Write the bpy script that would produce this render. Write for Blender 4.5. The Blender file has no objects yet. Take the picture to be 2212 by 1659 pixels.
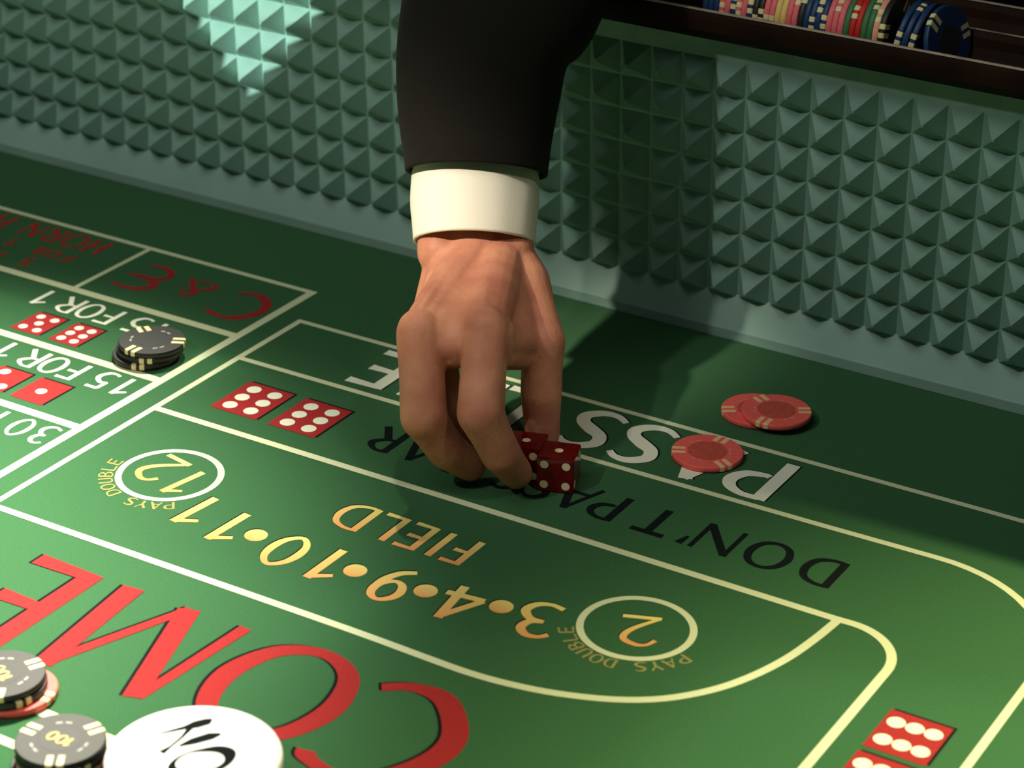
import bpy, bmesh, math, random
from mathutils import Vector, Matrix
random.seed(7)
S = bpy.context.scene
C = S.collection

# ------------------------------------------------------------------ camera, world, lights, exposure
CAM_H = 0.5952
cam_d = bpy.data.cameras.new('camera')
cam_d.sensor_width = 36.0
cam_d.lens = 5066.46 * 36.0 / 2212.0
cam_d.clip_start = 0.02
cam = bpy.data.objects.new('camera', cam_d)
C.objects.link(cam)
r_ = Vector((0.855258, 0.517980, 0.015163)); u_ = Vector((-0.240369, 0.370620, 0.897142)); w_ = Vector((-0.459082, 0.770933, -0.441482))
cam.matrix_world = Matrix(((r_.x, u_.x, -w_.x, 0), (r_.y, u_.y, -w_.y, 0), (r_.z, u_.z, -w_.z, CAM_H), (0, 0, 0, 1)))
cam_d.dof.use_dof = True
cam_d.dof.focus_distance = 1.24
cam_d.dof.aperture_fstop = 11.0
S.camera = cam

wd = bpy.data.worlds.new('casino_room'); S.world = wd; wd.use_nodes = True
wd.node_tree.nodes['Background'].inputs[0].default_value = (0.80, 1.0, 0.92, 1)
wd.node_tree.nodes['Background'].inputs[1].default_value = 0.022
S.view_settings.view_transform = 'Standard'
S.view_settings.look = 'None'
S.view_settings.exposure = 0.0
S.view_settings.gamma = 1.0
S.view_settings.use_curve_mapping = False

def spot(name, loc, target, watts, angle, blend, radius, color):
    d = bpy.data.lights.new(name, 'SPOT'); d.energy = watts; d.spot_size = math.radians(angle); d.spot_blend = blend
    d.shadow_soft_size = radius; d.color = color
    o = bpy.data.objects.new(name, d); C.objects.link(o); o.location = loc
    o.rotation_euler = (Vector(target) - Vector(loc)).to_track_quat('-Z', 'Y').to_euler()
    return o
# ceiling downlights beyond the far rail
spot('downlight_or_fill', (-1.28, 1.92, 1.95), (-0.84, 0.57, 0), 1150, 20, 1.0, 0.030, (1.0, 0.95, 0.78))
spot('downlight_or_fill', (0.45, 2.25, 1.80), (-0.01, 0.75, 0), 580, 25, 1.0, 0.045, (1.0, 0.90, 0.46))
spot('downlight_or_fill', (-0.52, 2.7, 2.1), (-0.60, 0.80, 0), 108, 36, 0.8, 0.05, (0.95, 1.0, 0.85))
# players' side: one ceiling light for the rubber wall, added fills for arm and thumb
spot('downlight_or_fill', (-0.95, -0.25, 1.40), (-0.74, 1.15, 0.20), 22, 50, 0.8, 0.03, (1.0, 0.95, 0.84))
ad = bpy.data.lights.new('ceiling_light_panel', 'AREA'); ad.shape = 'RECTANGLE'; ad.size = 1.1; ad.size_y = 0.55; ad.energy = 5.2; ad.color = (0.93, 1.0, 0.92)
ao = bpy.data.objects.new('ceiling_light_panel', ad); C.objects.link(ao); ao.location = (-0.85, 0.25, 1.55)
ao.rotation_euler = (Vector((-0.72, 1.15, 0.1)) - Vector(ao.location)).to_track_quat('-Z', 'Y').to_euler()
spot('downlight_or_fill', (-1.12, -0.22, 1.28), (-0.640, 0.985, 0.098), 150, 6.0, 1.0, 0.03, (1.0, 0.90, 0.74))  # added narrow fill to brighten the hand and cuff, no known source
spot('downlight_or_fill', (0.35, 0.55, 1.50), (-0.56, 0.97, 0.06), 26, 7.5, 1.0, 0.06, (1.0, 0.86, 0.74))  # added weak fill for the shaded thumb side of the hand
# added unseen spot for the wedge of light, cut by two masks (below)
SHL = Vector((-1.54, -0.10, 0.68)); SHT = Vector((-0.906, 1.165, 0.150))
spot('added_wedge_light', SHL, SHT, 195, 7.5, 0.1, 0.0005, (0.86, 1.0, 0.92))

# ------------------------------------------------------------------ helpers
def link(o, parent=None):
    C.objects.link(o)
    if parent is not None: o.parent = parent
    return o
def empty(name, loc, label, cat, group=None, rot=None):
    o = bpy.data.objects.new(name, None); C.objects.link(o); o.location = loc
    o.empty_display_size = 0.02
    if rot is not None: o.rotation_euler = rot
    tag(o, label, cat, group); return o
def tag(o, label, cat, group=None):
    o['label'] = label; o['category'] = cat
    if group: o['group'] = group
def obj(name, bm, mats, parent=None, smooth=False, loc=None):
    me = bpy.data.meshes.new(name)
    bm.normal_update(); bm.to_mesh(me); bm.free()
    if not isinstance(mats, (list, tuple)): mats = [mats]
    for m in mats: me.materials.append(m)
    if smooth:
        for p in me.polygons: p.use_smooth = True
    o = bpy.data.objects.new(name, me); link(o, parent)
    if loc is not None: o.location = loc
    return o
def mesh_obj(name, verts, faces, mat, parent=None):
    me = bpy.data.meshes.new(name); me.from_pydata(verts, [], faces); me.update(); me.materials.append(mat)
    return link(bpy.data.objects.new(name, me), parent)
def box(bm, a, b):
    vs = [bm.verts.new((x, y, z)) for x in (a[0], b[0]) for y in (a[1], b[1]) for z in (a[2], b[2])]
    for f in ((0,1,3,2), (4,6,7,5), (0,4,5,1), (2,3,7,6), (0,2,6,4), (1,5,7,3)):
        bm.faces.new([vs[i] for i in f])
def material(name, color, rough=0.6, spec=0.4, noise=0.0, nscale=200, bump=0.0, bscale=600, metallic=0.0, coat=0.0, sheen=0.0,
             color2=None, trans=0.0, ior=1.45, sss=0.0):
    m = bpy.data.materials.new(name); m.use_nodes = True
    nt = m.node_tree; b = nt.nodes['Principled BSDF']
    b.inputs['Roughness'].default_value = rough; b.inputs['Specular IOR Level'].default_value = spec
    b.inputs['Metallic'].default_value = metallic; b.inputs['Coat Weight'].default_value = coat
    b.inputs['Sheen Weight'].default_value = sheen; b.inputs['IOR'].default_value = ior
    b.inputs['Transmission Weight'].default_value = trans
    if sss:
        b.inputs['Subsurface Weight'].default_value = sss
        b.inputs['Subsurface Radius'].default_value = (1.0, 0.35, 0.2); b.inputs['Subsurface Scale'].default_value = 0.004
    c = (*color, 1)
    b.inputs['Base Color'].default_value = c
    tc = nt.nodes.new('ShaderNodeTexCoord')
    if noise > 0 or color2:
        n = nt.nodes.new('ShaderNodeTexNoise'); n.inputs['Scale'].default_value = nscale; n.inputs['Detail'].default_value = 5
        nt.links.new(tc.outputs['Object'], n.inputs['Vector'])
        mx = nt.nodes.new('ShaderNodeMix'); mx.data_type = 'RGBA'
        c2 = (*color2, 1) if color2 else tuple(min(1, v * (1 - noise)) for v in color) + (1,)
        c1 = c if color2 else tuple(min(1, v * (1 + noise)) for v in color) + (1,)
        mx.inputs[6].default_value = c1; mx.inputs[7].default_value = c2
        mr = nt.nodes.new('ShaderNodeMapRange'); mr.inputs[1].default_value = 0.3; mr.inputs[2].default_value = 0.7
        nt.links.new(n.outputs[0], mr.inputs[0]); nt.links.new(mr.outputs[0], mx.inputs[0])
        nt.links.new(mx.outputs[2], b.inputs['Base Color'])
    if bump > 0:
        n2 = nt.nodes.new('ShaderNodeTexNoise'); n2.inputs['Scale'].default_value = bscale; n2.inputs['Detail'].default_value = 4
        nt.links.new(tc.outputs['Object'], n2.inputs['Vector'])
        bp = nt.nodes.new('ShaderNodeBump'); bp.inputs['Strength'].default_value = bump; bp.inputs['Distance'].default_value = 0.001
        nt.links.new(n2.outputs[0], bp.inputs['Height']); nt.links.new(bp.outputs[0], b.inputs['Normal'])
    return m

M = {}
M['felt'] = material('green_felt', (0.040, 0.135, 0.052), 0.95, 0.12, noise=0.10, nscale=900, bump=0.5, bscale=2500, sheen=0.05)
M['cream'] = material('cream_print', (0.70, 0.74, 0.47), 0.9, 0.15, noise=0.05, nscale=900)
M['white_print'] = material('white_print', (0.84, 0.85, 0.68), 0.9, 0.15, noise=0.05, nscale=900)
M['black_print'] = material('black_print', (0.006, 0.010, 0.010), 0.9, 0.1)
M['red_print'] = material('red_print', (0.36, 0.026, 0.026), 0.9, 0.12, noise=0.12, nscale=700)
M['dull_red_print'] = material('dull_red_print', (0.40, 0.03, 0.025), 0.9, 0.12, noise=0.2, nscale=300)
M['tan_print'] = material('tan_print', (0.32, 0.29, 0.10), 0.9, 0.12, noise=0.15, nscale=700)
M['rubber'] = material('teal_rubber', (0.215, 0.365, 0.310), 0.55, 0.35, noise=0.16, nscale=40, bump=0.15, bscale=900)
M['strip'] = material('teal_rubber_strip', (0.255, 0.400, 0.345), 0.6, 0.3, noise=0.15, nscale=9, bump=0.1, bscale=500)
M['wood'] = material('dark_mahogany', (0.018, 0.007, 0.004), 0.6, 0.08, noise=0.4, nscale=25, coat=0.0)
M['suit'] = material('black_wool', (0.015, 0.013, 0.011), 0.95, 0.08, noise=0.15, nscale=1200, bump=0.3, bscale=1800, sheen=0.04)
M['shirt'] = material('white_cotton', (0.86, 0.80, 0.66), 0.85, 0.2, bump=0.15, bscale=1500)
M['nail'] = material('fingernail', (0.60, 0.34, 0.26), 0.35, 0.5)
M['hair'] = material('dark_hair', (0.02, 0.015, 0.012), 0.6, 0.4, bump=0.4, bscale=300)
M['carpet'] = material('casino_carpet', (0.05, 0.015, 0.02), 0.95, 0.1, color2=(0.02, 0.012, 0.03), nscale=12)
M['chip_red'] = material('coral_red_clay', (0.95, 0.140, 0.115), 0.5, 0.35, noise=0.06, nscale=400)
M['chip_red_inlay'] = material('coral_inlay', (0.60, 0.095, 0.065), 0.5, 0.35, noise=0.2, nscale=500)
M['chip_black'] = material('black_clay', (0.022, 0.021, 0.018), 0.5, 0.5, noise=0.1, nscale=400)
M['chip_black_inlay'] = material('black_inlay', (0.034, 0.033, 0.032), 0.45, 0.45)
M['chip_cream'] = material('cream_clay', (0.90, 0.76, 0.40), 0.5, 0.35, noise=0.06, nscale=400)
M['chip_pink_spot'] = material('pink_clay', (0.95, 0.56, 0.30), 0.5, 0.35)
M['chip_navy'] = material('navy_clay', (0.016, 0.050, 0.150), 0.45, 0.4, noise=0.1, nscale=400)
M['chip_pink'] = material('rose_clay', (0.90, 0.175, 0.200), 0.5, 0.35, noise=0.08, nscale=400)
M['chip_yellow'] = material('yellow_clay', (0.88, 0.62, 0.20), 0.5, 0.35, noise=0.08, nscale=400)
M['chip_green'] = material('green_clay', (0.060, 0.20, 0.080), 0.5, 0.35, noise=0.08, nscale=400)
M['chip_scarlet'] = material('scarlet_clay', (0.62, 0.030, 0.025), 0.5, 0.35, noise=0.08, nscale=400)
M['chip_salmon'] = material('salmon_clay', (0.95, 0.42, 0.29), 0.5, 0.35, noise=0.08, nscale=400)
M['gold'] = material('gold_print', (0.75, 0.55, 0.14), 0.5, 0.4)
M['puck_white'] = material('white_plastic', (0.93, 0.91, 0.87), 0.35, 0.5)
M['puck_black'] = material('black_plastic', (0.012, 0.012, 0.014), 0.35, 0.5)
M['pip'] = material('cream_enamel', (0.80, 0.74, 0.46), 0.5, 0.4)
M['dice_glass'] = material('red_translucent_acrylic', (0.27, 0.004, 0.008), 0.08, 0.5, trans=0.55, ior=1.49)
M['metal'] = material('black_metal', (0.02, 0.02, 0.02), 0.4, 0.5, metallic=0.8)

# skin: mottled colour with creases
def skin_material():
    m = material('skin', (0.64, 0.285, 0.165), 0.52, 0.28, color2=(0.47, 0.170, 0.108), nscale=60, bump=0.28, bscale=650, sss=0.12)
    return m
M['skin'] = skin_material()
# gold gradient print for the FIELD numbers: uses the painted attribute v (0 at the foot, 1 at the head of a character)
def gradient_print(name, c0, c1):
    m = bpy.data.materials.new(name); m.use_nodes = True; nt = m.node_tree; b = nt.nodes['Principled BSDF']
    b.inputs['Roughness'].default_value = 0.9; b.inputs['Specular IOR Level'].default_value = 0.15
    a = nt.nodes.new('ShaderNodeAttribute'); a.attribute_name = 'v'
    mx = nt.nodes.new('ShaderNodeMix'); mx.data_type = 'RGBA'
    mx.inputs[6].default_value = (*c0, 1); mx.inputs[7].default_value = (*c1, 1)
    nt.links.new(a.outputs['Fac'], mx.inputs[0]); nt.links.new(mx.outputs[2], b.inputs['Base Color'])
    return m
M['gold_gradient'] = gradient_print('gold_gradient_print', (0.86, 0.72, 0.22), (0.80, 0.36, 0.12))

# ------------------------------------------------------------------ setting
bm = bmesh.new(); box(bm, (-6, -4, -0.80), (5, 7, -0.74)); fl = obj('floor', bm, M['carpet']); fl['kind'] = 'structure'
bm = bmesh.new(); box(bm, (-6, 6.6, -0.74), (5, 6.7, 2.4)); fl = obj('wall_back', bm, M['carpet']); fl['kind'] = 'structure'

# ------------------------------------------------------------------ table
table = empty('craps_table', (-0.8, 0.7, -0.74), 'green felt dice table with a teal studded rubber wall and dark wooden chip rail', 'gaming table')
TI = Matrix.Translation((0.8, -0.7, 0.74))
def tpart(o, parent=table):
    o.parent = parent
    o.matrix_parent_inverse = TI if parent is table else Matrix.Identity(4)
    return o
X0, X1 = -1.95, 0.42
bm = bmesh.new(); box(bm, (X0, 0.22, -0.006), (X1, 1.20, 0.0)); tpart(obj('felt_cloth', bm, M['felt']))
bm = bmesh.new(); box(bm, (X0, 0.22, -0.060), (X1, 1.20, -0.0062)); tpart(obj('bed', bm, M['wood']))
bm = bmesh.new(); box(bm, (X0 + 0.01, 1.19, -0.22), (X1 - 0.01, 1.225, -0.060)); box(bm, (X0 + 0.01, 0.23, -0.22), (X1 - 0.01, 0.26, -0.060))
tpart(obj('apron', bm, M['wood']))
for lx in (X0 + 0.12, X1 - 0.12):
    for ly in (0.32, 1.10):
        bm = bmesh.new(); box(bm, (lx - 0.045, ly - 0.045, -0.74), (lx + 0.045, ly + 0.045, -0.060))
        bmesh.ops.bevel(bm, geom=bm.edges[:], offset=0.008, segments=2, affect='EDGES'); tpart(obj('leg', bm, M['wood']))

# ---- printed layout: flat shapes on the cloth, written in table coordinates (text runs towards -X, its head points to -Y)
def ribbon_pts(pts, closed=False):
    """pts: list of (x, y, halfwidth). returns left and right outlines"""
    n = len(pts); L = []; R = []
    for i in range(n):
        if closed: a = pts[(i - 1) % n]; b = pts[(i + 1) % n]
        else: a = pts[max(i - 1, 0)]; b = pts[min(i + 1, n - 1)]
        p = pts[i]
        t = Vector((b[0] - a[0], b[1] - a[1])); t = t.normalized() if t.length > 1e-9 else Vector((1, 0))
        k = 1.0
        if closed or 0 < i < n - 1:
            t1 = Vector((p[0] - a[0], p[1] - a[1])); t1.normalize()
            k = 1.0 / max(0.6, t.dot(t1))
        nx, ny = -t.y * p[2] * k, t.x * p[2] * k
        L.append((p[0] + nx, p[1] + ny)); R.append((p[0] - nx, p[1] - ny))
    return L, R
def catmull(pts, closed=False, step=6):
    out = []; n = len(pts)
    rng = n if closed else n - 1
    for i in range(rng):
        p0 = pts[(i - 1) % n] if closed or i > 0 else pts[0]
        p1 = pts[i]; p2 = pts[(i + 1) % n]
        p3 = pts[(i + 2) % n] if closed or i < n - 2 else pts[-1]
        for s in range(step):
            t = s / step
            out.append(tuple(0.5 * (2*b + (c - a)*t + (2*a - 5*b + 4*c - d)*t*t + (3*b - a - 3*c + d)*t**3) for a, b, c, d in zip(p0, p1, p2, p3)))
    if not closed: out.append(tuple(pts[-1]))
    return out
class Print:
    def __init__(self): self.v = []; self.f = []; self.g = []; self.m = []; self.k = 0
    def step(self): self.k += 1; return self.k * 0.00002
    def strip(self, pts, closed=False, z=0.00012, gv=None, m=0):
        z += self.step()
        L, R = ribbon_pts(pts, closed); b = len(self.v); n = len(L)
        for i in range(n):
            zi = z + i*4e-7; self.v.append((L[i][0], L[i][1], zi)); self.v.append((R[i][0], R[i][1], zi))
            g = gv[i] if gv else 0.0; self.g += [g, g]
        for i in range(n if closed else n - 1):
            j = (i + 1) % n
            self.f.append((b + 2*i, b + 2*i + 1, b + 2*j + 1, b + 2*j)); self.m.append(m)
    def disc(self, x, y, rx, z=0.00012, n=28, m=0):
        z += self.step(); b = len(self.v)
        for i in range(n):
            a = 2 * math.pi * i / n
            self.v.append((x + rx*math.cos(a), y + rx*math.sin(a), z)); self.g.append(0.5 - 0.5*math.sin(a))
        self.f.append(tuple(range(b, b + n))); self.m.append(m)
    def quad(self, pts, z=0.00012, m=0):
        z += self.step()
        b = len(self.v); self.v += [(p[0], p[1], z) for p in pts]; self.g += [0]*len(pts); self.f.append(tuple(range(b, b + len(pts)))); self.m.append(m)
    def build(self, name, mats, parent=table, label=None):
        me = bpy.data.meshes.new(name); me.from_pydata(self.v, [], self.f); me.update()
        for p in me.polygons:
            if p.normal.z < 0: p.flip()
        at = me.attributes.new('v', 'FLOAT', 'POINT')
        for i, g in enumerate(self.g): at.data[i].value = g
        if not isinstance(mats, (list, tuple)): mats = [mats]
        for q in mats: me.materials.append(q)
        for p, k in zip(me.polygons, self.m): p.material_index = k
        o = bpy.data.objects.new(name, me); C.objects.link(o)
        if parent is table: tpart(o)
        else: o.parent = parent
        if label: o['label'] = label
        return o

K, T_, H_ = 1.0, 0.62, 0.85   # thick, thin, middle stroke
GL = {
 'A': [('l', [(0.02,0,T_),(0.5,1,T_)]), ('l', [(0.48,1,K),(0.96,0,K)]), ('l', [(0.2,0.33,T_),(0.82,0.33,T_)])],
 'B': [('l', [(0.12,0,K),(0.12,1,K)]), ('c', [(0.12,0.96,T_),(0.5,0.96,T_),(0.78,0.76,K),(0.5,0.54,T_),(0.12,0.53,T_)]), ('c', [(0.12,0.53,T_),(0.55,0.52,T_),(0.9,0.28,K),(0.55,0.04,T_),(0.12,0.04,T_)])],
 'C': [('c', [(0.97,0.13,0.9*T_),(0.75,0.03,T_),(0.42,0.05,K),(0.1,0.32,1.1*K),(0.08,0.6,1.1*K),(0.3,0.9,K),(0.62,0.985,T_),(0.93,0.93,0.7*K),(0.97,0.88,0.9*K)])],
 'D': [('l', [(0.12,0,K),(0.12,1,K)]), ('c', [(0.12,0.96,T_),(0.45,0.96,T_),(0.8,0.82,H_),(0.93,0.5,K),(0.8,0.18,H_),(0.45,0.04,T_),(0.12,0.04,T_)])],
 'E': [('l', [(0.16,0,K),(0.16,1,K)]), ('l', [(0.1,0.955,T_),(0.96,0.955,H_)]), ('l', [(0.16,0.51,T_),(0.86,0.51,H_)]), ('l', [(0.1,0.045,T_),(1.0,0.045,H_)])],
 'F': [('l', [(0.16,0,K),(0.16,1,K)]), ('l', [(0.1,0.955,T_),(0.98,0.955,H_)]), ('l', [(0.16,0.5,T_),(0.86,0.5,H_)])],
 'H': [('l', [(0.12,0,K),(0.12,1,K)]), ('l', [(0.88,0,K),(0.88,1,K)]), ('l', [(0.12,0.52,T_),(0.88,0.52,T_)])],
 'I': [('l', [(0.5,0,K),(0.5,1,K)])],
 'L': [('l', [(0.14,0,K),(0.14,1,K)]), ('l', [(0.08,0.045,T_),(0.98,0.045,H_)])],
 'M': [('l', [(0.04,0,0.62),(0.115,0.97,0.50)]), ('l', [(0.14,0.985,0.95),(0.47,0.015,1.05)]), ('l', [(0.47,0.01,0.50),(0.82,0.96,0.55)]), ('l', [(0.83,1,0.95),(0.93,0,1.1)])],
 'N': [('l', [(0.1,0,T_),(0.1,1,T_)]), ('l', [(0.1,0.97,K),(0.9,0.03,K)]), ('l', [(0.9,0,T_),(0.9,1,T_)])],
 'O': [('o', [(0.5,0.03,T_),(0.82,0.16,0.8*K),(0.95,0.5,K),(0.82,0.84,0.85*K),(0.5,0.97,T_),(0.18,0.84,0.8*K),(0.05,0.5,K),(0.18,0.16,0.85*K)])],
 'P': [('l', [(0.12,0,K),(0.12,1,K)]), ('c', [(0.12,0.96,T_),(0.5,0.965,T_),(0.82,0.86,H_),(0.92,0.68,K),(0.75,0.49,H_),(0.42,0.42,T_),(0.30,0.43,0.9*T_)])],
 'R': [('l', [(0.12,0,K),(0.12,1,K)]), ('c', [(0.12,0.96,T_),(0.5,0.96,T_),(0.82,0.74,K),(0.5,0.5,T_),(0.12,0.48,T_)]), ('l', [(0.45,0.5,K),(0.97,0,K)])],
 'S': [('c', [(0.93,0.86,0.8*T_),(0.72,0.955,T_),(0.42,0.955,H_),(0.15,0.80,K),(0.22,0.61,K),(0.5,0.5,1.15*K),(0.82,0.36,K),(0.88,0.19,K),(0.62,0.04,H_),(0.3,0.03,T_),(0.04,0.13,0.8*T_)])],
 'T': [('l', [(0.5,0,K),(0.5,1,K)]), ('l', [(0.02,0.955,H_),(0.98,0.955,H_)])],
 'U': [('c', [(0.12,1,K),(0.12,0.4,K),(0.2,0.12,H_),(0.5,0.03,T_),(0.8,0.12,H_),(0.88,0.4,K),(0.88,1,K)])],
 'Y': [('l', [(0.03,1,K),(0.5,0.48,K)]), ('l', [(0.97,1,T_),(0.5,0.48,T_)]), ('l', [(0.5,0.52,K),(0.5,0,K)])],
 "'": [('l', [(0.62,1.0,K),(0.35,0.68,0.4*K)])],
 '&': [('c', [(0.98,0.0,0.6*K),(0.7,0.30,K),(0.34,0.70,K),(0.36,0.93,T_),(0.6,0.93,T_),(0.62,0.72,T_),(0.2,0.42,H_),(0.06,0.2,K),(0.25,0.03,T_),(0.62,0.1,T_),(0.9,0.5,0.7*T_)])],
 '0': [('o', [(0.5,0.03,T_),(0.82,0.2,0.8*K),(0.92,0.5,K),(0.82,0.8,0.8*K),(0.5,0.97,T_),(0.18,0.8,0.8*K),(0.08,0.5,K),(0.18,0.2,0.8*K)])],
 '1': [('l', [(0.72,0,K),(0.72,1,K)]), ('l', [(0.76,0.96,0.8*K),(0.12,0.73,0.6*K)])],
 '2': [('c', [(0.10,0.78,0.75*K),(0.28,0.94,T_),(0.52,0.97,H_),(0.82,0.84,K),(0.85,0.66,K),(0.62,0.4,H_),(0.07,0.04,T_)]), ('l', [(0.04,0.045,H_),(0.98,0.045,H_)])],
 '3': [('c', [(0.10,0.86,0.7*K),(0.32,0.96,T_),(0.62,0.94,H_),(0.80,0.77,K),(0.66,0.57,H_),(0.36,0.53,T_)]), ('c', [(0.36,0.53,T_),(0.70,0.49,H_),(0.9,0.28,K),(0.72,0.08,H_),(0.38,0.02,T_),(0.05,0.10,0.7*K)])],
 '4': [('l', [(0.70,0,K),(0.70,1,K)]), ('l', [(0.72,0.97,H_),(0.03,0.28,H_)]), ('l', [(0.0,0.27,H_),(1.0,0.27,H_)])],
 '5': [('l', [(0.22,0.955,H_),(0.90,0.955,H_)]), ('l', [(0.25,0.97,H_),(0.20,0.55,H_)]), ('c', [(0.17,0.56,T_),(0.5,0.62,H_),(0.85,0.45,K),(0.88,0.26,K),(0.66,0.06,H_),(0.34,0.02,T_),(0.08,0.08,0.7*K)])],
 '9': [('o', [(0.5,0.97,T_),(0.18,0.85,H_),(0.08,0.65,K),(0.22,0.45,H_),(0.5,0.38,T_),(0.80,0.50,H_),(0.90,0.68,K),(0.80,0.88,H_)]), ('c', [(0.90,0.68,K),(0.86,0.40,K),(0.62,0.14,H_),(0.22,0.0,0.7*K)])],
}
def glyph(P, ch, xl, yb, Hh, W, th, rot=0.0, z=0.00012, off=(0, 0), m=0):
    """xl, yb: table point of the foot of the character's left side (text frame). rot turns counterclockwise as read."""
    c, s = math.cos(math.radians(rot)), math.sin(math.radians(rot))
    for kind, pts in GL[ch]:
        q = pts
        if kind == 'c': q = catmull(pts, False, 7)
        if kind == 'o': q = catmull(pts, True, 6)
        out = []; gv = []
        for (a, b, w) in q:
            uu, vv = a * W, b * Hh
            ur, vr = uu * c - vv * s, uu * s + vv * c
            out.append((xl - ur + off[0], yb - vr + off[1], th * w * 0.5)); gv.append(min(1, max(0, b)))
        P.strip(out, kind == 'o', z, gv, m)
def letter(ch, xl, yb, Hh, W, th, mat, rot=0.0, shadow=None, label=None):
    """one printed character: its dark offset print below, its colour above, one part of the table"""
    P = Print()
    if shadow: glyph(P, ch, xl, yb, Hh, W, th * 1.04, rot, 0.00005, shadow, 1)
    glyph(P, ch, xl, yb, Hh, W, th, rot, 0.00012)
    return P.build('letter' if ch.isalpha() else 'character', [mat, M['black_print']] if shadow else mat, label=label)
def word(items, yb, Hh, th, mat, **k):
    for ch, xl, W in items: letter(ch, xl, yb, Hh, W, th, mat, **k)

# layout lines
def line(pts, w):
    P = Print(); P.strip([(x, y, w/2) for x, y in pts], z=0.0001 + line.k * 0.000006); line.k += 1
    P.build('layout_line', M['cream'])
line.k = 0
def arc(cx, cy, r, a0, a1, n=14): return [(cx + r*math.cos(math.radians(a0 + (a1-a0)*i/n)), cy + r*math.sin(math.radians(a0 + (a1-a0)*i/n))) for i in range(n+1)]
line([(-0.790, 0.40), (-0.790, 1.0838)], 0.0056)
line([(-1.9, 1.0812), (-0.7872, 1.0818)], 0.0042)
line([(-1.9, 1.0050), (-0.790, 1.0050)], 0.0062)
line([(-1.9, 0.9330), (-0.790, 0.9330)], 0.0062)
line([(-1.9, 0.8630), (-0.790, 0.8630)], 0.0062)
line([(-1.9, 0.7930), (-0.790, 0.7930)], 0.0062)
line([(-0.9178, 1.0050), (-0.9178, 1.0812)], 0.0036)
line([(-0.7714, 0.40), (-0.7714, 1.0446)], 0.0040)
line([(-0.7730, 1.0431), (-0.335, 1.0456), (-0.30, 1.0454)] + arc(-0.285, 0.945, 0.10, 88, 0), 0.0040)
line([(-0.185, 0.945), (-0.185, 0.30)], 0.0040)
line([(-0.7714, 0.9820), (-0.54, 0.9836), (-0.40, 0.9852)] + arc(-0.335, 0.910, 0.0765, 92, 0) + [(-0.2585, 0.84), (-0.2585, 0.30)], 0.0042)
line([(-0.7714, 0.9044), (-0.54, 0.9057), (-0.3566, 0.9056)] + arc(-0.3475, 0.8762, 0.0298, 92, 0) + [(-0.3177, 0.84), (-0.3177, 0.30)], 0.0048)
line(catmull([(-0.7714, 0.7718), (-0.65, 0.7722), (-0.55, 0.7724), (-0.505, 0.7715), (-0.480, 0.7713), (-0.4593, 0.7734), (-0.4368, 0.7785), (-0.4130, 0.7880), (-0.3945, 0.8005), (-0.3796, 0.8178), (-0.3693, 0.8370), (-0.3615, 0.8605), (-0.3573, 0.8840), (-0.3550, 0.9056)], step=4), 0.0046)
line([(-0.7714, 0.6420), (-0.5785, 0.6424)], 0.0056)
line([(-0.5810, 0.6424), (-0.5810, 0.40)], 0.0050)
line([(-0.7714, 0.6168), (-0.5810, 0.6168)], 0.0050)
for (cx, cy) in ((-0.43314, 0.84701), (-0.71467, 0.84709)):
    P = Print(); P.strip([(cx + 0.0271*math.cos(2*math.pi*i/72), cy + 0.0271*math.sin(2*math.pi*i/72), 0.0018) for i in range(72)], True)
    P.build('number_ring', M['cream'])

# PASS LINE
items = [('P', -0.4365, 0.0275), ('A', -0.4680, 0.0300), ('S', -0.5065, 0.0275), ('S', -0.5385, 0.0275), ('L', -0.5930, 0.0240), ('I', -0.6175, 0.0100), ('N', -0.6380, 0.0300), ('E', -0.6775, 0.0255)]
word(items, 1.0372, 0.0455, 0.0078, M['white_print'], shadow=(0.0007, 0.0007))
# DON'T PASS BAR
items = [('D', -0.3710, 0.0195), ('O', -0.3985, 0.0225), ('N', -0.4265, 0.0235), ("'", -0.4505, 0.0060), ('T', -0.4630, 0.0195), ('P', -0.4940, 0.0160), ('A', -0.5115, 0.0200),
         ('S', -0.5345, 0.0150), ('S', -0.5530, 0.0150), ('B', -0.5870, 0.0170), ('A', -0.6080, 0.0200), ('R', -0.6320, 0.0170)]
word(items, 0.9565, 0.0272, 0.0044, M['black_print'])
# FIELD
items = [('F', -0.5352, 0.0125), ('I', -0.5515, 0.0050), ('E', -0.5618, 0.0140), ('L', -0.5798, 0.0145), ('D', -0.5970, 0.0195)]
word(items, 0.8758, 0.0258, 0.0040, M['gold_gradient'], shadow=(-0.0007, 0.0006))
nums = [('3', -0.4700, 0.8455, 0.0205, 14), ('4', -0.5075, 0.8368, 0.0205, 7), ('9', -0.5448, 0.8330, 0.0168, 2), ('1', -0.5798, 0.8315, 0.0165, -1), ('0', -0.6060, 0.8310, 0.0190, -2),
        ('1', -0.6425, 0.8345, 0.0165, -4), ('1', -0.6665, 0.8385, 0.0165, -7)]
for ch, xl, yb, W, rot in nums: letter(ch, xl, yb, 0.0315, W, 0.0048, M['gold_gradient'], rot, (-0.0008, 0.0007))
for x, y in ((-0.4973, 0.8286), (-0.5359, 0.8211), (-0.5757, 0.8185), (-0.6378, 0.8202)):
    P = Print(); P.disc(x - 0.0008, y + 0.0007, 0.0060, z=0.00005, m=1); P.disc(x, y, 0.0060); P.build('bullet_dot', [M['gold_gradient'], M['black_print']])
letter('2', -0.4262, 0.8615, 0.0265, 0.0200, 0.0034, M['gold_gradient'], 22, (-0.0006, 0.0005))
for ch, xl, yb, W in (('1', -0.6925, 0.8570, 0.0125), ('2', -0.7110, 0.8622, 0.0190)):
    letter(ch, xl, yb, 0.0290, W, 0.0038, M['gold_gradient'], -11)
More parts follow.
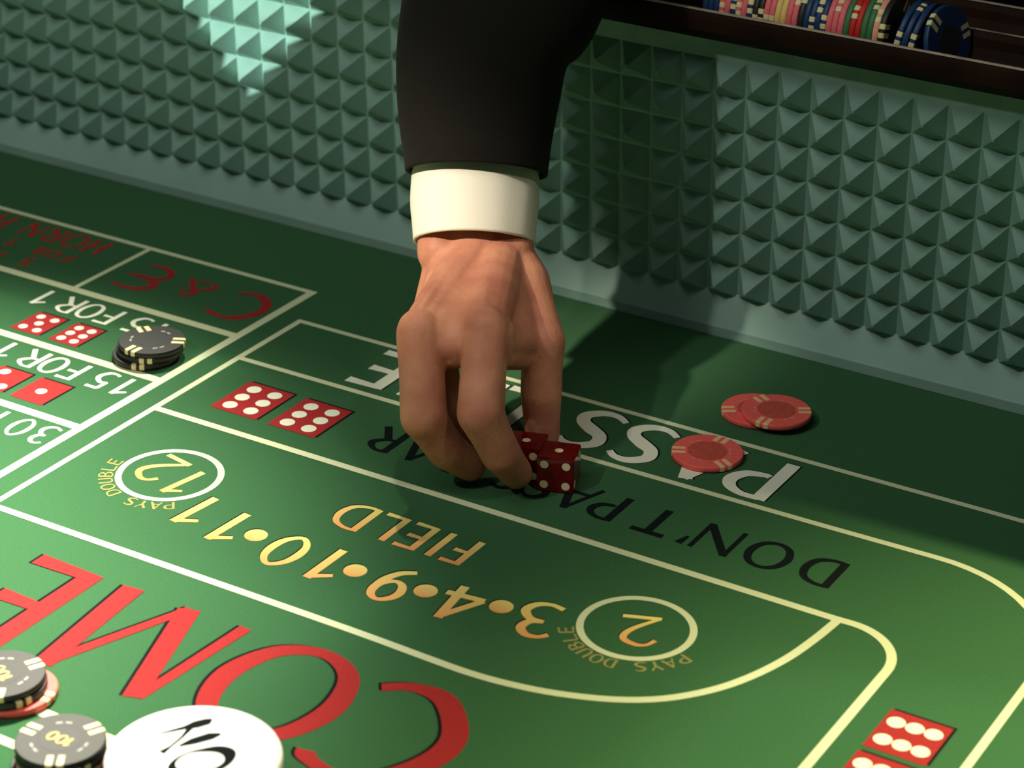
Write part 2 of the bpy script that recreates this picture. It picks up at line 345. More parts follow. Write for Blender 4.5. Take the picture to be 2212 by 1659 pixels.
# PAYS DOUBLE around the two rings
def ring_text(cx, cy, a0, a1):
    t = 'PAYS DOUBLE'; n = len(t)
    for i, ch in enumerate(t):
        if ch == ' ': continue
        a = a0 + (a1 - a0) * i / (n - 1)
        rr = 0.0300; W = 0.0056; rot = a - 90
        uu = rr * math.cos(math.radians(a)) - W/2*math.cos(math.radians(rot)); vv = rr * math.sin(math.radians(a)) - W/2*math.sin(math.radians(rot))
        letter(ch, cx - uu, cy - vv, 0.0075, W, 0.0014, M['tan_print'], rot)
ring_text(-0.43314, 0.84701, 158, 36); ring_text(-0.71467, 0.84709, 128, 8)
# COME
for ch, xl, yb, Hh, W, th in (('C', -0.4525, 0.7500, 0.0775, 0.0560, 0.0110), ('O', -0.5125, 0.7510, 0.0780, 0.0635, 0.0115), ('M', -0.5860, 0.7470, 0.0750, 0.0760, 0.0110), ('E', -0.6745, 0.7465, 0.0745, 0.0400, 0.0115)):
    letter(ch, xl, yb, Hh, W, th, M['red_print'], 0, (-0.0016, -0.0002))
# C & E and the small red writing beside it
letter('C', -0.7975, 1.0605, 0.0385, 0.0310, 0.0055, M['red_print']); letter('&', -0.8430, 1.0590, 0.0250, 0.0240, 0.0036, M['red_print'])
P = Print(); glyph(P, 'C', -0.8775, 1.0620, 0.0200, 0.0240, 0.0042); glyph(P, 'C', -0.8770, 1.0445, 0.0195, 0.0270, 0.0048); P.build('letter', M['red_print'])
items = [('H', -0.9420, 0.0130), ('O', -0.9590, 0.0150), ('R', -0.9780, 0.0130), ('N', -0.9950, 0.0140), ('H', -1.0230, 0.0130), ('I', -1.0390, 0.0050), ('H', -1.0490, 0.0130)]
word(items, 1.0750, 0.0210, 0.0032, M['dull_red_print'])
x = -0.9485
for ch in 'FOR 1 BET':
    if ch != ' ': letter(ch, x, 1.0468, 0.0125, 0.0080, 0.0022, M['dull_red_print'])
    x -= 0.0115
x = -0.9655
for ch in '5 TO 1':
    if ch != ' ': letter(ch, x, 1.0275, 0.0120, 0.0080, 0.0024, M['dull_red_print'])
    x -= 0.0110
# payout rows
for dy, dx, first in ((0.0, 0.0, '1'), (0.0697, -0.0318, '1'), (-0.0697, 0.0, '3')):
    y = 0.9262 + dy
    second = '0' if first == '3' else '5'
    it = [(first, -0.7955, 0.0115), (second, -0.8118, 0.0125), ('F', -0.8340, 0.0115), ('O', -0.8480, 0.0138), ('R', -0.8640, 0.0145), ('1', -0.8850, 0.0115)]
    word([(c, a + dx, w) for c, a, w in it], y, 0.0212, 0.0031, M['white_print'])
# printed dice
def printed_die(x0, x1, y0, y1, pips, pr=0.0036):
    Q = Print(); Q.quad([(x0 + 0.0012, y0 + 0.0012), (x1 + 0.0014, y0 + 0.0012), (x1 + 0.0014, y1 + 0.0014), (x0 + 0.0012, y1 + 0.0014)], z=0.00005, m=1)
    Q.quad([(x0, y0), (x1, y0), (x1, y1), (x0, y1)])
    W = x1 - x0; Hh = y1 - y0
    for a, b in pips: Q.disc(x0 + a*W, y0 + b*Hh, pr, z=0.00014, n=20, m=2)
    Q.build('printed_die', [M['red_print'], M['black_print'], M['white_print']])
six_y = [(a, b) for a in (0.27, 0.73) for b in (0.2, 0.5, 0.8)]; six_x = [(b, a) for a, b in six_y]
five = [(0.25, 0.2), (0.75, 0.2), (0.5, 0.5), (0.25, 0.8), (0.75, 0.8)]
printed_die(-0.7467, -0.7152, 0.9228, 0.9602, six_y, 0.0043); printed_die(-0.7070, -0.6755, 0.9228, 0.9602, six_y, 0.0043)
printed_die(-0.3035, -0.2738, 0.8156, 0.8487, six_x, 0.0043); printed_die(-0.3035, -0.2738, 0.7790, 0.8112, six_x, 0.0043)
printed_die(-0.9114, -0.8898, 0.9412, 0.9680, five, 0.0029); printed_die(-0.8818, -0.8606, 0.9412, 0.9680, six_y, 0.0029)
printed_die(-0.8497, -0.8265, 0.8722, 0.8993, [(0.5, 0.5)], 0.0034); printed_die(-0.8788, -0.8562, 0.8722, 0.8993, [(0.28, 0.80), (0.78, 0.22)], 0.0034)
printed_die(-0.8497, -0.8265, 0.8022, 0.8293, [(0.25, 0.2), (0.75, 0.8)], 0.0034)

# ---- rubber wall: a moulded sheet with pyramid studs, leaning slightly in over the table
LEAN = -0.0519
UX = Vector((1, 0, 0)); UU = Vector((0, math.sin(LEAN), math.cos(LEAN))); UN = Vector((0, -math.cos(LEAN), math.sin(LEAN)))
SX, SZ = 0.020424, 0.021335
NB = Vector((-1.11423, 1.1742, 0.02200))         # foot of column 0 of the studs
NR = 7; NC0, NC1 = -4, 38
wall = None
bm = bmesh.new()
T0 = NB + UU * (-0.030); T1 = NB + UU * (SZ * NR + 0.034)
def wallbox(bm, a, b, back=0.010, front=0.0):
    vs = []
    for x in (X0, X1):
        for p, d in ((a, front), (a, -back), (b, -back), (b, front)):
            q = p + UN * d; vs.append(bm.verts.new((x, q.y, q.z)))
    for f in ((0, 1, 2, 3), (7, 6, 5, 4), (0, 4, 5, 1), (1, 5, 6, 2), (2, 6, 7, 3), (3, 7, 4, 0)): bm.faces.new([vs[i] for i in f])
a = Vector((0, NB.y, NB.z)) + UU * (-0.020); b = Vector((0, NB.y, NB.z)) + UU * (SZ * NR + 0.0115)
wallbox(bm, a, b); wall = tpart(obj('rubber_wall', bm, M['rubber']))
# stud mesh shared by all pieces
HP = 0.0135
pv = [Vector((0, 0, 0)), UX*SX, UX*SX + UU*SZ, UU*SZ]
tip = UX*SX*0.5 + UU*SZ*0.5 + UN*HP
g = 0.0005
base = [Vector((g, 0, 0)) + UU*g, UX*(SX-g) + UU*g, UX*(SX-g) + UU*(SZ-g), UX*g + UU*(SZ-g)]
flat = 0.0007
top = [tip + UX*a_*flat + UU*b_*flat - UN*0.0006 for a_, b_ in ((-1,-1), (1,-1), (1,1), (-1,1))]
studme = bpy.data.meshes.new('stud')
vv = [tuple(v - UN*0.0015) for v in pv] + [tuple(v) for v in base] + [tuple(v) for v in top]
ff = [(0, 1, 5, 4), (1, 2, 6, 5), (2, 3, 7, 6), (3, 0, 4, 7), (4, 5, 9, 8), (5, 6, 10, 9), (6, 7, 11, 10), (7, 4, 8, 11), (8, 9, 10, 11)]
studme.from_pydata(vv, [], ff); studme.update(); studme.materials.append(M['rubber'])
rest_v = []; rest_f = []
for rr in range(NR):
    for cc in range(NC0, NC1 + 35):
        o_ = NB + UX*SX*cc + UU*SZ*rr
        if cc <= NC1 - 1 and (cc >= NC0):
            s = bpy.data.objects.new('pyramid_stud', studme); C.objects.link(s)
            s.parent = wall; s.location = o_
        else:
            k0 = len(rest_v); rest_v += [tuple(Vector(v) + o_) for v in vv]; rest_f += [tuple(i + k0 for i in f) for f in ff]
for cc in range(NC0 - 36, NC0):
    for rr in range(NR):
        o_ = NB + UX*SX*cc + UU*SZ*rr
        k0 = len(rest_v); rest_v += [tuple(Vector(v) + o_) for v in vv]; rest_f += [tuple(i + k0 for i in f) for f in ff]
so = mesh_obj('outer_studs', rest_v, rest_f, M['rubber'], wall); so['kind'] = 'stuff'

def extrude_profile(prof, x0, x1, closed=True):
    bm = bmesh.new(); A = [bm.verts.new((x0, y, z)) for y, z in prof]; B = [bm.verts.new((x1, y, z)) for y, z in prof]
    n = len(prof)
    for i in range(n if closed else n - 1):
        j = (i + 1) % n; bm.faces.new((A[i], A[j], B[j], B[i]))
    if closed: bm.faces.new(A[::-1]); bm.faces.new(B)
    bmesh.ops.recalc_face_normals(bm, faces=bm.faces[:])
    return bm
# strip at the foot: a thin dark edge, then a sloping face up to the studs
foot = [(1.1615, 0.0004), (1.1612, 0.0066), (1.1622, 0.0078), (1.1735, 0.0245), (1.1760, 0.0245), (1.1760, 0.0004)]
tpart(obj('foot_strip', extrude_profile(foot, X0, X1), M['strip']))

# ---- chip rail: dark wood with two rounded grooves
def groove(cy, cz, r, a0, a1, n=12): return [(cy + r*math.cos(math.radians(a0 + (a1-a0)*i/n)), cz + r*math.sin(math.radians(a0 + (a1-a0)*i/n))) for i in range(n+1)]
rail = [(1.1405, 0.1920), (1.1385, 0.1932), (1.1385, 0.1990), (1.1392, 0.2022), (1.1415, 0.2042), (1.1440, 0.2042)]
rail += groove(1.1655, 0.2040, 0.0205, 184, 356)
rail += [(1.1875, 0.2056), (1.1925, 0.2056)]
rail += groove(1.2145, 0.2040, 0.0205, 184, 356)
rail += [(1.2365, 0.2058), (1.2400, 0.2063), (1.2440, 0.2040), (1.2449, 0.1980), (1.2560, 0.1790), (1.2560, 0.0), (1.1850, 0.0), (1.1850, 0.1700), (1.1700, 0.1700), (1.1640, 0.1828), (1.1500, 0.1850)]
rail = [(y + (0.004 if z > 0.18 and y < 1.245 else 0.0), z + (0.0007 if z > 0.18 else 0)) for y, z in rail]
ro = tpart(obj('chip_rail', extrude_profile(rail, X0, X1), M['wood'], smooth=False))

M['lip_highlight'] = material('painted_lip_highlight', (0.34, 0.26, 0.19), 0.5, 0.4, noise=0.5, nscale=60)  # pale colour paints in the highlight line along the rail lips
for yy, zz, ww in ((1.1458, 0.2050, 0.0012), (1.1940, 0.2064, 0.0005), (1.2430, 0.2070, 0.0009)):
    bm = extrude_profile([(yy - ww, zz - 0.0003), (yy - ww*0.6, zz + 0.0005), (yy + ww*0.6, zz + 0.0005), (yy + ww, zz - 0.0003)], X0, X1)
    tpart(obj('rail_highlight', bm, M['lip_highlight']))
# ------------------------------------------------------------------ chips
def cyl(bm, r, z0, z1, bev=0.0004, n=64, cx=0, cy=0):
    prof = [(r - bev, z0), (r, z0 + bev), (r, z1 - bev), (r - bev, z1)]
    rings = [[bm.verts.new((cx + q*math.cos(2*math.pi*i/n), cy + q*math.sin(2*math.pi*i/n), z)) for i in range(n)] for q, z in prof]
    for k in range(3):
        for i in range(n):
            j = (i + 1) % n; bm.faces.new((rings[k][i], rings[k][j], rings[k+1][j], rings[k+1][i]))
    bm.faces.new(rings[0][::-1]); bm.faces.new(rings[3])
RC, TH = 0.0195, 0.0033
def chip_meshes(key, body, spot, inlay, dash, ang0, simple=False):
    out = []
    bm = bmesh.new(); cyl(bm, RC, 0, TH, n=48); me = bpy.data.meshes.new('chip'); bm.normal_update(); bm.to_mesh(me); bm.free(); me.materials.append(body)
    for p in me.polygons:
        if abs(p.normal.z) < 0.9: p.use_smooth = True
    # inserts: bars that cross the face and fold down over the edge
    def bar(a, w, r0, r1, zt, lat=0.0):
        V = []; F = []
        ca, sa = math.cos(a), math.sin(a)
        n = 3
        pts = [(r0, TH + zt), (r1 - 0.0004, TH + zt), (r1 + zt, TH - 0.0004), (r1 + zt, 0.0004), (r1 - 0.0004, -zt), (r0, -zt)]
        for r, z in pts:
            for k in range(n + 1):
                t = (k / n - 0.5) * w + lat
                rr = math.sqrt(max(r*r - t*t, 0)) if r > 0.018 else r
                V.append((rr*ca - t*sa, rr*sa + t*ca, z))
        for i in range(len(pts) - 1):
            for k in range(n): b = i*(n+1) + k; F.append((b, b+1, b+n+2, b+n+1))
        return V, F
    def join(L):
        V = []; F = []
        for v, f in L: k = len(V); V += v; F += [tuple(i + k for i in q) for q in f]
        m2 = bpy.data.meshes.new('m'); m2.from_pydata(V, [], F); m2.update(); return m2
    spots = []
    for gi in range(3):
        for s in (-1, 1):
            a = ang0 + gi*2*math.pi/3
            spots.append(bar(a, 0.0028, 0.0120, RC, 0.00005, s*0.0024))
    sm = []
    if simple:
        m2 = join(spots); m2.materials.append(spot); sm = [m2]
    else:
        for v, f in spots:
            m2 = join([(v, f)]); m2.materials.append(spot); sm.append(m2)
    bm = bmesh.new(); cyl(bm, 0.0088 if body is not M['chip_red'] else 0.0108, -0.00006, TH + 0.00006, 0.00002, 40); im = bpy.data.meshes.new('inlay'); bm.normal_update(); bm.to_mesh(im); bm.free(); im.materials.append(inlay)
    ds = []
    for gi in range(3):
        for s in (-1, 1):
            a = ang0 + math.pi/3 + gi*2*math.pi/3 + s*0.17
            ca, sa = math.cos(a), math.sin(a); V = []
            for (r, t) in ((0.0118, -0.0015), (0.0129, -0.0013), (0.0129, 0.0013), (0.0118, 0.0015)): V.append((r*ca - t*sa, r*sa + t*ca, TH + 0.00005))
            ds.append((V, [(0, 1, 2, 3)]))
    dm = join(ds); dm.materials.append(dash)
    return me, sm, im, dm
M['dash_grey'] = material('grey_clay', (0.42, 0.40, 0.36), 0.5, 0.35)
M['dash_rose'] = material('light_rose_clay', (0.80, 0.28, 0.24), 0.5, 0.35)
CH = {
 'black': chip_meshes('black', M['chip_black'], M['chip_cream'], M['chip_black_inlay'], M['dash_grey'], 0),
 'red': chip_meshes('red', M['chip_red'], M['chip_pink_spot'], M['chip_red_inlay'], M['dash_rose'], 0),
}
for k in ('navy', 'pink', 'yellow', 'green', 'scarlet', 'salmon'):
    CH['r_' + k] = chip_meshes(k, M['chip_' + k], M['chip_cream'], M['chip_black_inlay'] if k == 'navy' else M['chip_' + k], M['dash_grey'], 0, simple=True)
CH['r_black'] = chip_meshes('b', M['chip_black'], M['chip_cream'], M['chip_black_inlay'], M['dash_grey'], 0, simple=True)
def chip(kind, loc, rotz, label, group, full=True, rot=None):
    me, sm, im, dm = CH[kind]
    o = bpy.data.objects.new('casino_chip', me); C.objects.link(o); o.location = loc
    o.rotation_euler = rot if rot is not None else (0, 0, math.radians(rotz))
    tag(o, label, 'chip', group)
    for m_ in sm:
        link(bpy.data.objects.new('edge_spot' if len(sm) > 1 else 'edge_spots', m_), o)
    link(bpy.data.objects.new('inlay', im), o)
    if full: link(bpy.data.objects.new('dashes', dm), o)
    return o
def denom(o, text, mat, off=0.0):
    Q = Print(); Hh = 0.0062; x = -0.0072 if len(text) == 3 else -0.0046
    seq = list(text); widths = [0.0026 if c == '1' else 0.0044 for c in seq]; tot = sum(widths) + 0.0006*(len(seq)-1); uu = -tot/2
    for c_, w in zip(seq, widths):
        glyph(Q, c_, -uu, Hh/2, Hh, w, 0.0013, z=TH + 0.00012); uu += w + 0.0006
    p = Q.build('denomination', mat, parent=o)
    return p
e = 0.00015
# black chips on the payout row
for i, (dx, dy, rz) in enumerate(((-0.0022, -0.0035, 35), (-0.0008, -0.0010, 41), (0, 0, 7))):
    chip('black', (-0.8150 + dx, 0.9568 + dy, 0.0004 + i*(TH + e)), rz + 20,
         ('bottom black chip', 'middle black chip', 'top black chip')[i] + ' with cream edge stripes in the stack by the red C & E lettering', 'black chips near the C & E box')
# red chips
chip('red', (-0.4838, 1.0206, 0.0004), 88, 'coral red chip lying on the white PASS lettering', 'red chips by the pass line')
chip('red', (-0.4838, 1.0808, 0.0004), 95, 'lower coral red chip of the overlapping pair behind the pass line', 'red chips by the pass line')
chip('red', (-0.4708, 1.0795, 0.0004 + TH + e), 150, 'upper coral red chip of the overlapping pair behind the pass line', 'red chips by the pass line')
# black 100 chips, bottom left
st = [('black', -0.0010, -0.0022, 40), ('red', 0.0012, -0.0012, 10), ('black', 0.0003, -0.0006, 100), ('black', 0, 0, 63)]
for i, (kd, dx, dy, rz) in enumerate(st):
    c = chip(kd, (-0.5884 + dx, 0.6161 + dy, 0.0004 + i*(TH + e)), rz,
         ('bottom black chip under the red one in the stack beside the white puck', 'red chip between black ones in the stack beside the white puck',
          'second black chip from the top in the stack beside the white puck', 'top black chip reading 100 beside the white puck')[i], 'chip stack beside the puck')
    if i == 3: d_ = denom(c, '100', M['gold']); d_.rotation_euler = (0, 0, math.radians(-63))
st = [('red', 0.0052, 0.0015, 10), ('black', 0.0012, -0.0006, 100), ('black', 0, 0, 63)]
for i, (kd, dx, dy, rz) in enumerate(st):
    c = chip(kd, (-0.6478 + dx, 0.6447 + dy, 0.0004 + i*(TH + e)), rz,
         ('red chip at the bottom of the stack at the left edge below the letter M', 'black chip in the middle of the stack at the left edge below the letter M',
          'top black chip with gold figures at the left edge below the letter M')[i], 'chip stack at the left edge')
    if i == 2: d_ = denom(c, '100', M['gold']); d_.rotation_euler = (0, 0, math.radians(-63 - 25))

# ------------------------------------------------------------------ puck
pk = empty('puck', (-0.5335, 0.6375, 0.0004), 'large round white puck with black ON lettering beside the gray 100 chips', 'puck')
bm = bmesh.new(); cyl(bm, 0.0372, 0.0, 0.0070, 0.0010, 96); obj('underside', bm, M['puck_black'], pk, smooth=False, )
bm = bmesh.new()
prof = [(0.0376, 0.0070), (0.0378, 0.0085), (0.0378, 0.0118), (0.0372, 0.0132), (0.0358, 0.0140), (0.0335, 0.0140), (0.0328, 0.0137)]
rings = [[bm.verts.new((q*math.cos(2*math.pi*i/96), q*math.sin(2*math.pi*i/96), z)) for i in range(96)] for q, z in prof]
for k in range(len(prof) - 1):
    for i in range(96): j = (i+1) % 96; bm.faces.new((rings[k][i], rings[k][j], rings[k+1][j], rings[k+1][i]))
bm.faces.new(rings[0][::-1]); bm.faces.new(rings[-1]); obj('face', bm, M['puck_white'], pk, smooth=False)
Q = Print(); zt = 0.01385
def pst(pts, closed=False): Q.strip([(x + 0.5335 , y - 0.6375, w*1.3) for x, y, w in pts], closed, z=zt)
# N: hairline, thick stem, diagonal, thick stem ; O: heavy oval below
pst([(-0.5560, 0.6405, 0.0002), (-0.5490, 0.6508, 0.0009), (-0.5462, 0.6555, 0.0020), (-0.5435, 0.6600, 0.0018), (-0.5430, 0.6625, 0.0004)])
pst([(-0.5468, 0.6530, 0.0010), (-0.5455, 0.6450, 0.0005), (-0.5452, 0.6370, 0.0004), (-0.5456, 0.6312, 0.0012)])
pst([(-0.5424, 0.6390, 0.0004), (-0.5395, 0.6450, 0.0017), (-0.5355, 0.6520, 0.0019), (-0.5330, 0.6556, 0.0006)])
pst([tuple(v) for v in catmull([(-0.5360, 0.6372, 0.0003), (-0.5315, 0.6425, 0.0009), (-0.5265, 0.6462, 0.0018), (-0.5212, 0.6462, 0.0022), (-0.5178, 0.6405, 0.0012), (-0.5190, 0.6330, 0.0010), (-0.5240, 0.6265, 0.0014), (-0.5300, 0.6235, 0.0018), (-0.5350, 0.6250, 0.0014), (-0.5372, 0.6300, 0.0006)], True, 6)], True)
Q.build('lettering', M['black_print'], parent=pk)

# ------------------------------------------------------------------ chips standing in the rail groove
seq = ['navy', 'navy', 'navy', 'pink', 'pink', 'navy', 'pink', 'pink', 'navy', 'black', 'black', 'pink', 'pink', 'yellow', 'yellow', 'pink', 'pink', 'black', 'navy', 'navy', 'navy', 'navy',
       'pink', 'pink', 'pink', 'green', 'scarlet', 'scarlet', 'green', 'green', 'salmon', 'black']
colname = {'navy': 'navy blue', 'pink': 'rose pink', 'black': 'black', 'yellow': 'pale yellow', 'green': 'dark green', 'scarlet': 'scarlet', 'salmon': 'salmon pink'}
count = {}
tot = {}
for s in seq: tot[s] = tot.get(s, 0) + 1
ordn = ['first', 'second', 'third', 'fourth', 'fifth', 'sixth', 'seventh', 'eighth', 'ninth', 'tenth', 'eleventh', 'twelfth', 'thirteenth']
GY, GZ = 1.1695, 0.1847
def rail_chip(kd, x, lean, spin, label, yaw=0.0):
    # axis along X, standing on its edge in the groove; lean tips the head towards +X
    me, sm, im, dm = CH['r_' + kd]
    R_ = Matrix.Rotation(math.radians(yaw), 4, 'Z') @ Matrix.Rotation(math.radians(90 + lean), 4, 'Y') @ Matrix.Rotation(math.radians(spin), 4, 'Z')
    ctr = Vector((0, 0, RC + 0.0004)); q = Matrix.Rotation(math.radians(lean), 4, 'Y') @ ctr
    o = bpy.data.objects.new('casino_chip', me); C.objects.link(o)
    o.matrix_world = Matrix.Translation((x + q.x, GY, GZ + q.z + abs(math.sin(math.radians(lean)))*TH*0.5)) @ R_
    tag(o, label, 'chip', 'chips standing in the wooden rail')
    link(bpy.data.objects.new('edge_spots', sm[0]), o); link(bpy.data.objects.new('inlay', im), o)
x = -0.5645
for i, kd in enumerate(seq):
    count[kd] = count.get(kd, 0) + 1
    nme = colname[kd]
    if tot[kd] == 1: lb = '%s chip standing on edge in the wooden rail near the salmon one' % nme if kd != 'salmon' else 'only salmon pink chip standing on edge in the wooden rail'
    else: lb = '%s chip standing in the wooden rail, %s of its colour from the left' % (nme, ordn[count[kd] - 1])
    rail_chip(kd, x, 0.0, random.uniform(0, 360), lb)
    x += TH + 0.00012
x += 0.0030
for i in range(3):
    rail_chip('navy', x + i*(TH + 0.0008), 9, (20, 75, 140)[i], 'navy blue chip leaning right in the rail, %s of three beside the dark gap' % ('leftmost', 'middle', 'rightmost')[i])
rail_chip('navy', x + 0.0295, -14, 100, 'rightmost navy blue chip, leaning back alone with its face showing in the rail', yaw=-14)

# ------------------------------------------------------------------ dice held by the hand
DE = 0.0198
def die(loc, ang, label):
    root = empty('die', (loc[0], loc[1], 0.0004), label, 'die', 'pair of dice in the hand', rot=(0, 0, math.radians(ang)))
    bm = bmesh.new(); box(bm, (-DE/2, -DE/2, 0), (DE/2, DE/2, DE)); bmesh.ops.bevel(bm, geom=bm.edges[:], offset=0.0005, segments=2, affect='EDGES')
    bmesh.ops.recalc_face_normals(bm, faces=bm.faces[:])
    obj('cube_body', bm, M['dice_glass'], root)
    pat = {1: [(0, 0)], 2: [(-1, 1), (1, -1)], 3: [(-1, 1), (0, 0), (1, -1)], 4: [(-1, -1), (1, -1), (-1, 1), (1, 1)], 5: [(-1, -1), (1, -1), (-1, 1), (1, 1), (0, 0)], 6: [(-1, -1), (-1, 0), (-1, 1), (1, -1), (1, 0), (1, 1)]}
    cz = DE/2; s = DE*0.295; h = DE/2 + 0.00004
    faces = [(1, Vector((0,0,1)), Vector((1,0,0)), Vector((0,1,0))), (6, Vector((0,0,-1)), Vector((1,0,0)), Vector((0,1,0))),
             (4, Vector((0,-1,0)), Vector((1,0,0)), Vector((0,0,1))), (3, Vector((0,1,0)), Vector((1,0,0)), Vector((0,0,1))),
             (2, Vector((1,0,0)), Vector((0,-1,0)), Vector((0,0,1))), (5, Vector((-1,0,0)), Vector((0,1,0)), Vector((0,0,1)))]
    for n_, N, A, B in faces:
        for a, b in pat[n_]:
            bm = bmesh.new(); R = 0.00225; k = 24
            outer = [bm.verts.new(Vector((0,0,cz)) + N*h + A*(a*s + R*math.cos(2*math.pi*i/k)) + B*(b*s + R*math.sin(2*math.pi*i/k))) for i in range(k)]
            inner = [bm.verts.new(Vector((0,0,cz)) + N*(h - 0.0012) + A*(a*s + R*math.cos(2*math.pi*i/k)) + B*(b*s + R*math.sin(2*math.pi*i/k))) for i in range(k)]
            bm.faces.new(outer); bm.faces.new(inner[::-1])
            for i in range(k): j = (i+1) % k; bm.faces.new((outer[i], inner[i], inner[j], outer[j]))
            bmesh.ops.recalc_face_normals(bm, faces=bm.faces[:]); obj('pip', bm, M['pip'], root)
    return root
die((-0.5362, 0.9500), 18.4, 'right one of the two translucent red dice held in the fingertips, four pips in front')
die((-0.5566, 0.9507), 18.4, 'left one of the two translucent red dice, half hidden behind the index fingertip')

# ------------------------------------------------------------------ the dealer: hand, cuff and sleeve in the picture, the rest of the body behind the rail
person = empty('person', (-0.50, 1.62, -0.74), 'person in black jacket and white cuff picking up two red dice', 'person')
PI_ = Matrix.Translation((0.50, -1.62, 0.74))
def ppart(o): o.parent = person; o.matrix_parent_inverse = PI_; return o
def capsule(bm, a, b, ra, rb, seg=18, hs=5):
    a = Vector(a); b = Vector(b); d = b - a; L = d.length; d.normalize()
    s = d.orthogonal().normalized(); t = d.cross(s)
    rings = []
    for i in range(1, hs + 1):
        ph = math.pi/2 * (1 - i/hs); rings.append((-ra*math.sin(ph), ra*math.cos(ph)))
    for i in range(0, hs):
        ph = math.pi/2 * i/hs; rings.append((L + rb*math.sin(ph), rb*math.cos(ph)))
    p0 = bm.verts.new(a - d*ra); p1 = bm.verts.new(b + d*rb); R = []
    for z, r in rings:
        R.append([bm.verts.new(a + d*z + (s*math.cos(2*math.pi*i/seg) + t*math.sin(2*math.pi*i/seg))*r) for i in range(seg)])
    for i in range(seg):
        j = (i + 1) % seg
        bm.faces.new((p0, R[0][j], R[0][i])); bm.faces.new((p1, R[-1][i], R[-1][j]))
        for k in range(len(R) - 1): bm.faces.new((R[k][i], R[k][j], R[k+1][j], R[k+1][i]))
def ball(bm, c, rx, ry=None, rz=None, seg=20):
    ry = ry or rx; rz = rz or rx
    bmesh.ops.create_uvsphere(bm, u_segments=seg, v_segments=12, radius=1.0, matrix=Matrix.Translation(c) @ Matrix.Diagonal((rx, ry, rz, 1)))
def fuse(name, bm, mat, voxel, smooth, parent=None):
    """grow one continuous surface over the overlapping volumes"""
    me = bpy.data.meshes.new(name); bmesh.ops.recalc_face_normals(bm, faces=bm.faces[:]); bm.to_mesh(me); bm.free()
    o = bpy.data.objects.new(name, me); C.objects.link(o)
    m = o.modifiers.new('r', 'REMESH'); m.mode = 'VOXEL'; m.voxel_size = voxel; m.use_smooth_shade = True
    m = o.modifiers.new('s', 'SMOOTH'); m.factor = 0.5; m.iterations = smooth
    dg = bpy.context.evaluated_depsgraph_get()
    nm = bpy.data.meshes.new_from_object(o.evaluated_get(dg)); nm.name = name
    o.modifiers.clear(); o.data = nm; bpy.data.meshes.remove(me)
    nm.materials.clear(); nm.materials.append(mat)
    for p in nm.polygons: p.use_smooth = True
    return o
V = Vector
wr, wu, wc = V((-0.6000, 1.0020, 0.100)), V((-0.6310, 0.9830, 0.0995)), V((-0.6165, 0.9950, 0.1000))
idx = [V((-0.5705, 0.9312, 0.0880)), V((-0.5587, 0.9074, 0.0540)), V((-0.5505, 0.9144, 0.0300)), V((-0.5510, 0.9310, 0.0110))]
mid = [V((-0.6025, 0.9185, 0.0830)), V((-0.5896, 0.9017, 0.0460)), V((-0.5822, 0.9123, 0.0240)), V((-0.5756, 0.9247, 0.0115))]
rng = [V((-0.6100, 0.9410, 0.0770)), V((-0.5935, 0.9270, 0.0390)), V((-0.5875, 0.9420, 0.0225)), V((-0.5820, 0.9545, 0.0130))]
pnk = [V((-0.6235, 0.9590, 0.0690)), V((-0.6170, 0.9470, 0.0390)), V((-0.6090, 0.9600, 0.0240)), V((-0.6030, 0.9710, 0.0140))]
thb = [V((-0.5885, 0.9970, 0.0860)), V((-0.5640, 0.9780, 0.0650)), V((-0.5606, 0.9720, 0.0370)), V((-0.5590, 0.9715, 0.0130))]
bm = bmesh.new()
def finger(J, R):
    # each phalanx: thick at the joints, slightly waisted between them
    for k in range(3):
        m_ = J[k].lerp(J[k+1], 0.5); q = 0.95 if k < 2 else 0.98
        capsule(bm, J[k], m_, R[k], q*(R[k]+R[k+1])/2); capsule(bm, m_, J[k+1], q*(R[k]+R[k+1])/2, R[k+1])
finger(idx, (0.0128, 0.0124, 0.0106, 0.0088)); finger(mid, (0.0128, 0.0124, 0.0106, 0.0088))
finger(rng, (0.0120, 0.0110, 0.0096, 0.0083)); finger(pnk, (0.0112, 0.0096, 0.0086, 0.0075))
finger(thb, (0.0155, 0.0124, 0.0112, 0.0094))
up = V((-0.08, -0.27, 0.96)).normalized()
# knuckles
ball(bm, idx[0] + up*0.0022, 0.0116); ball(bm, mid[0] + up*0.0022, 0.0118); ball(bm, rng[0] + up*0.0015, 0.0110)
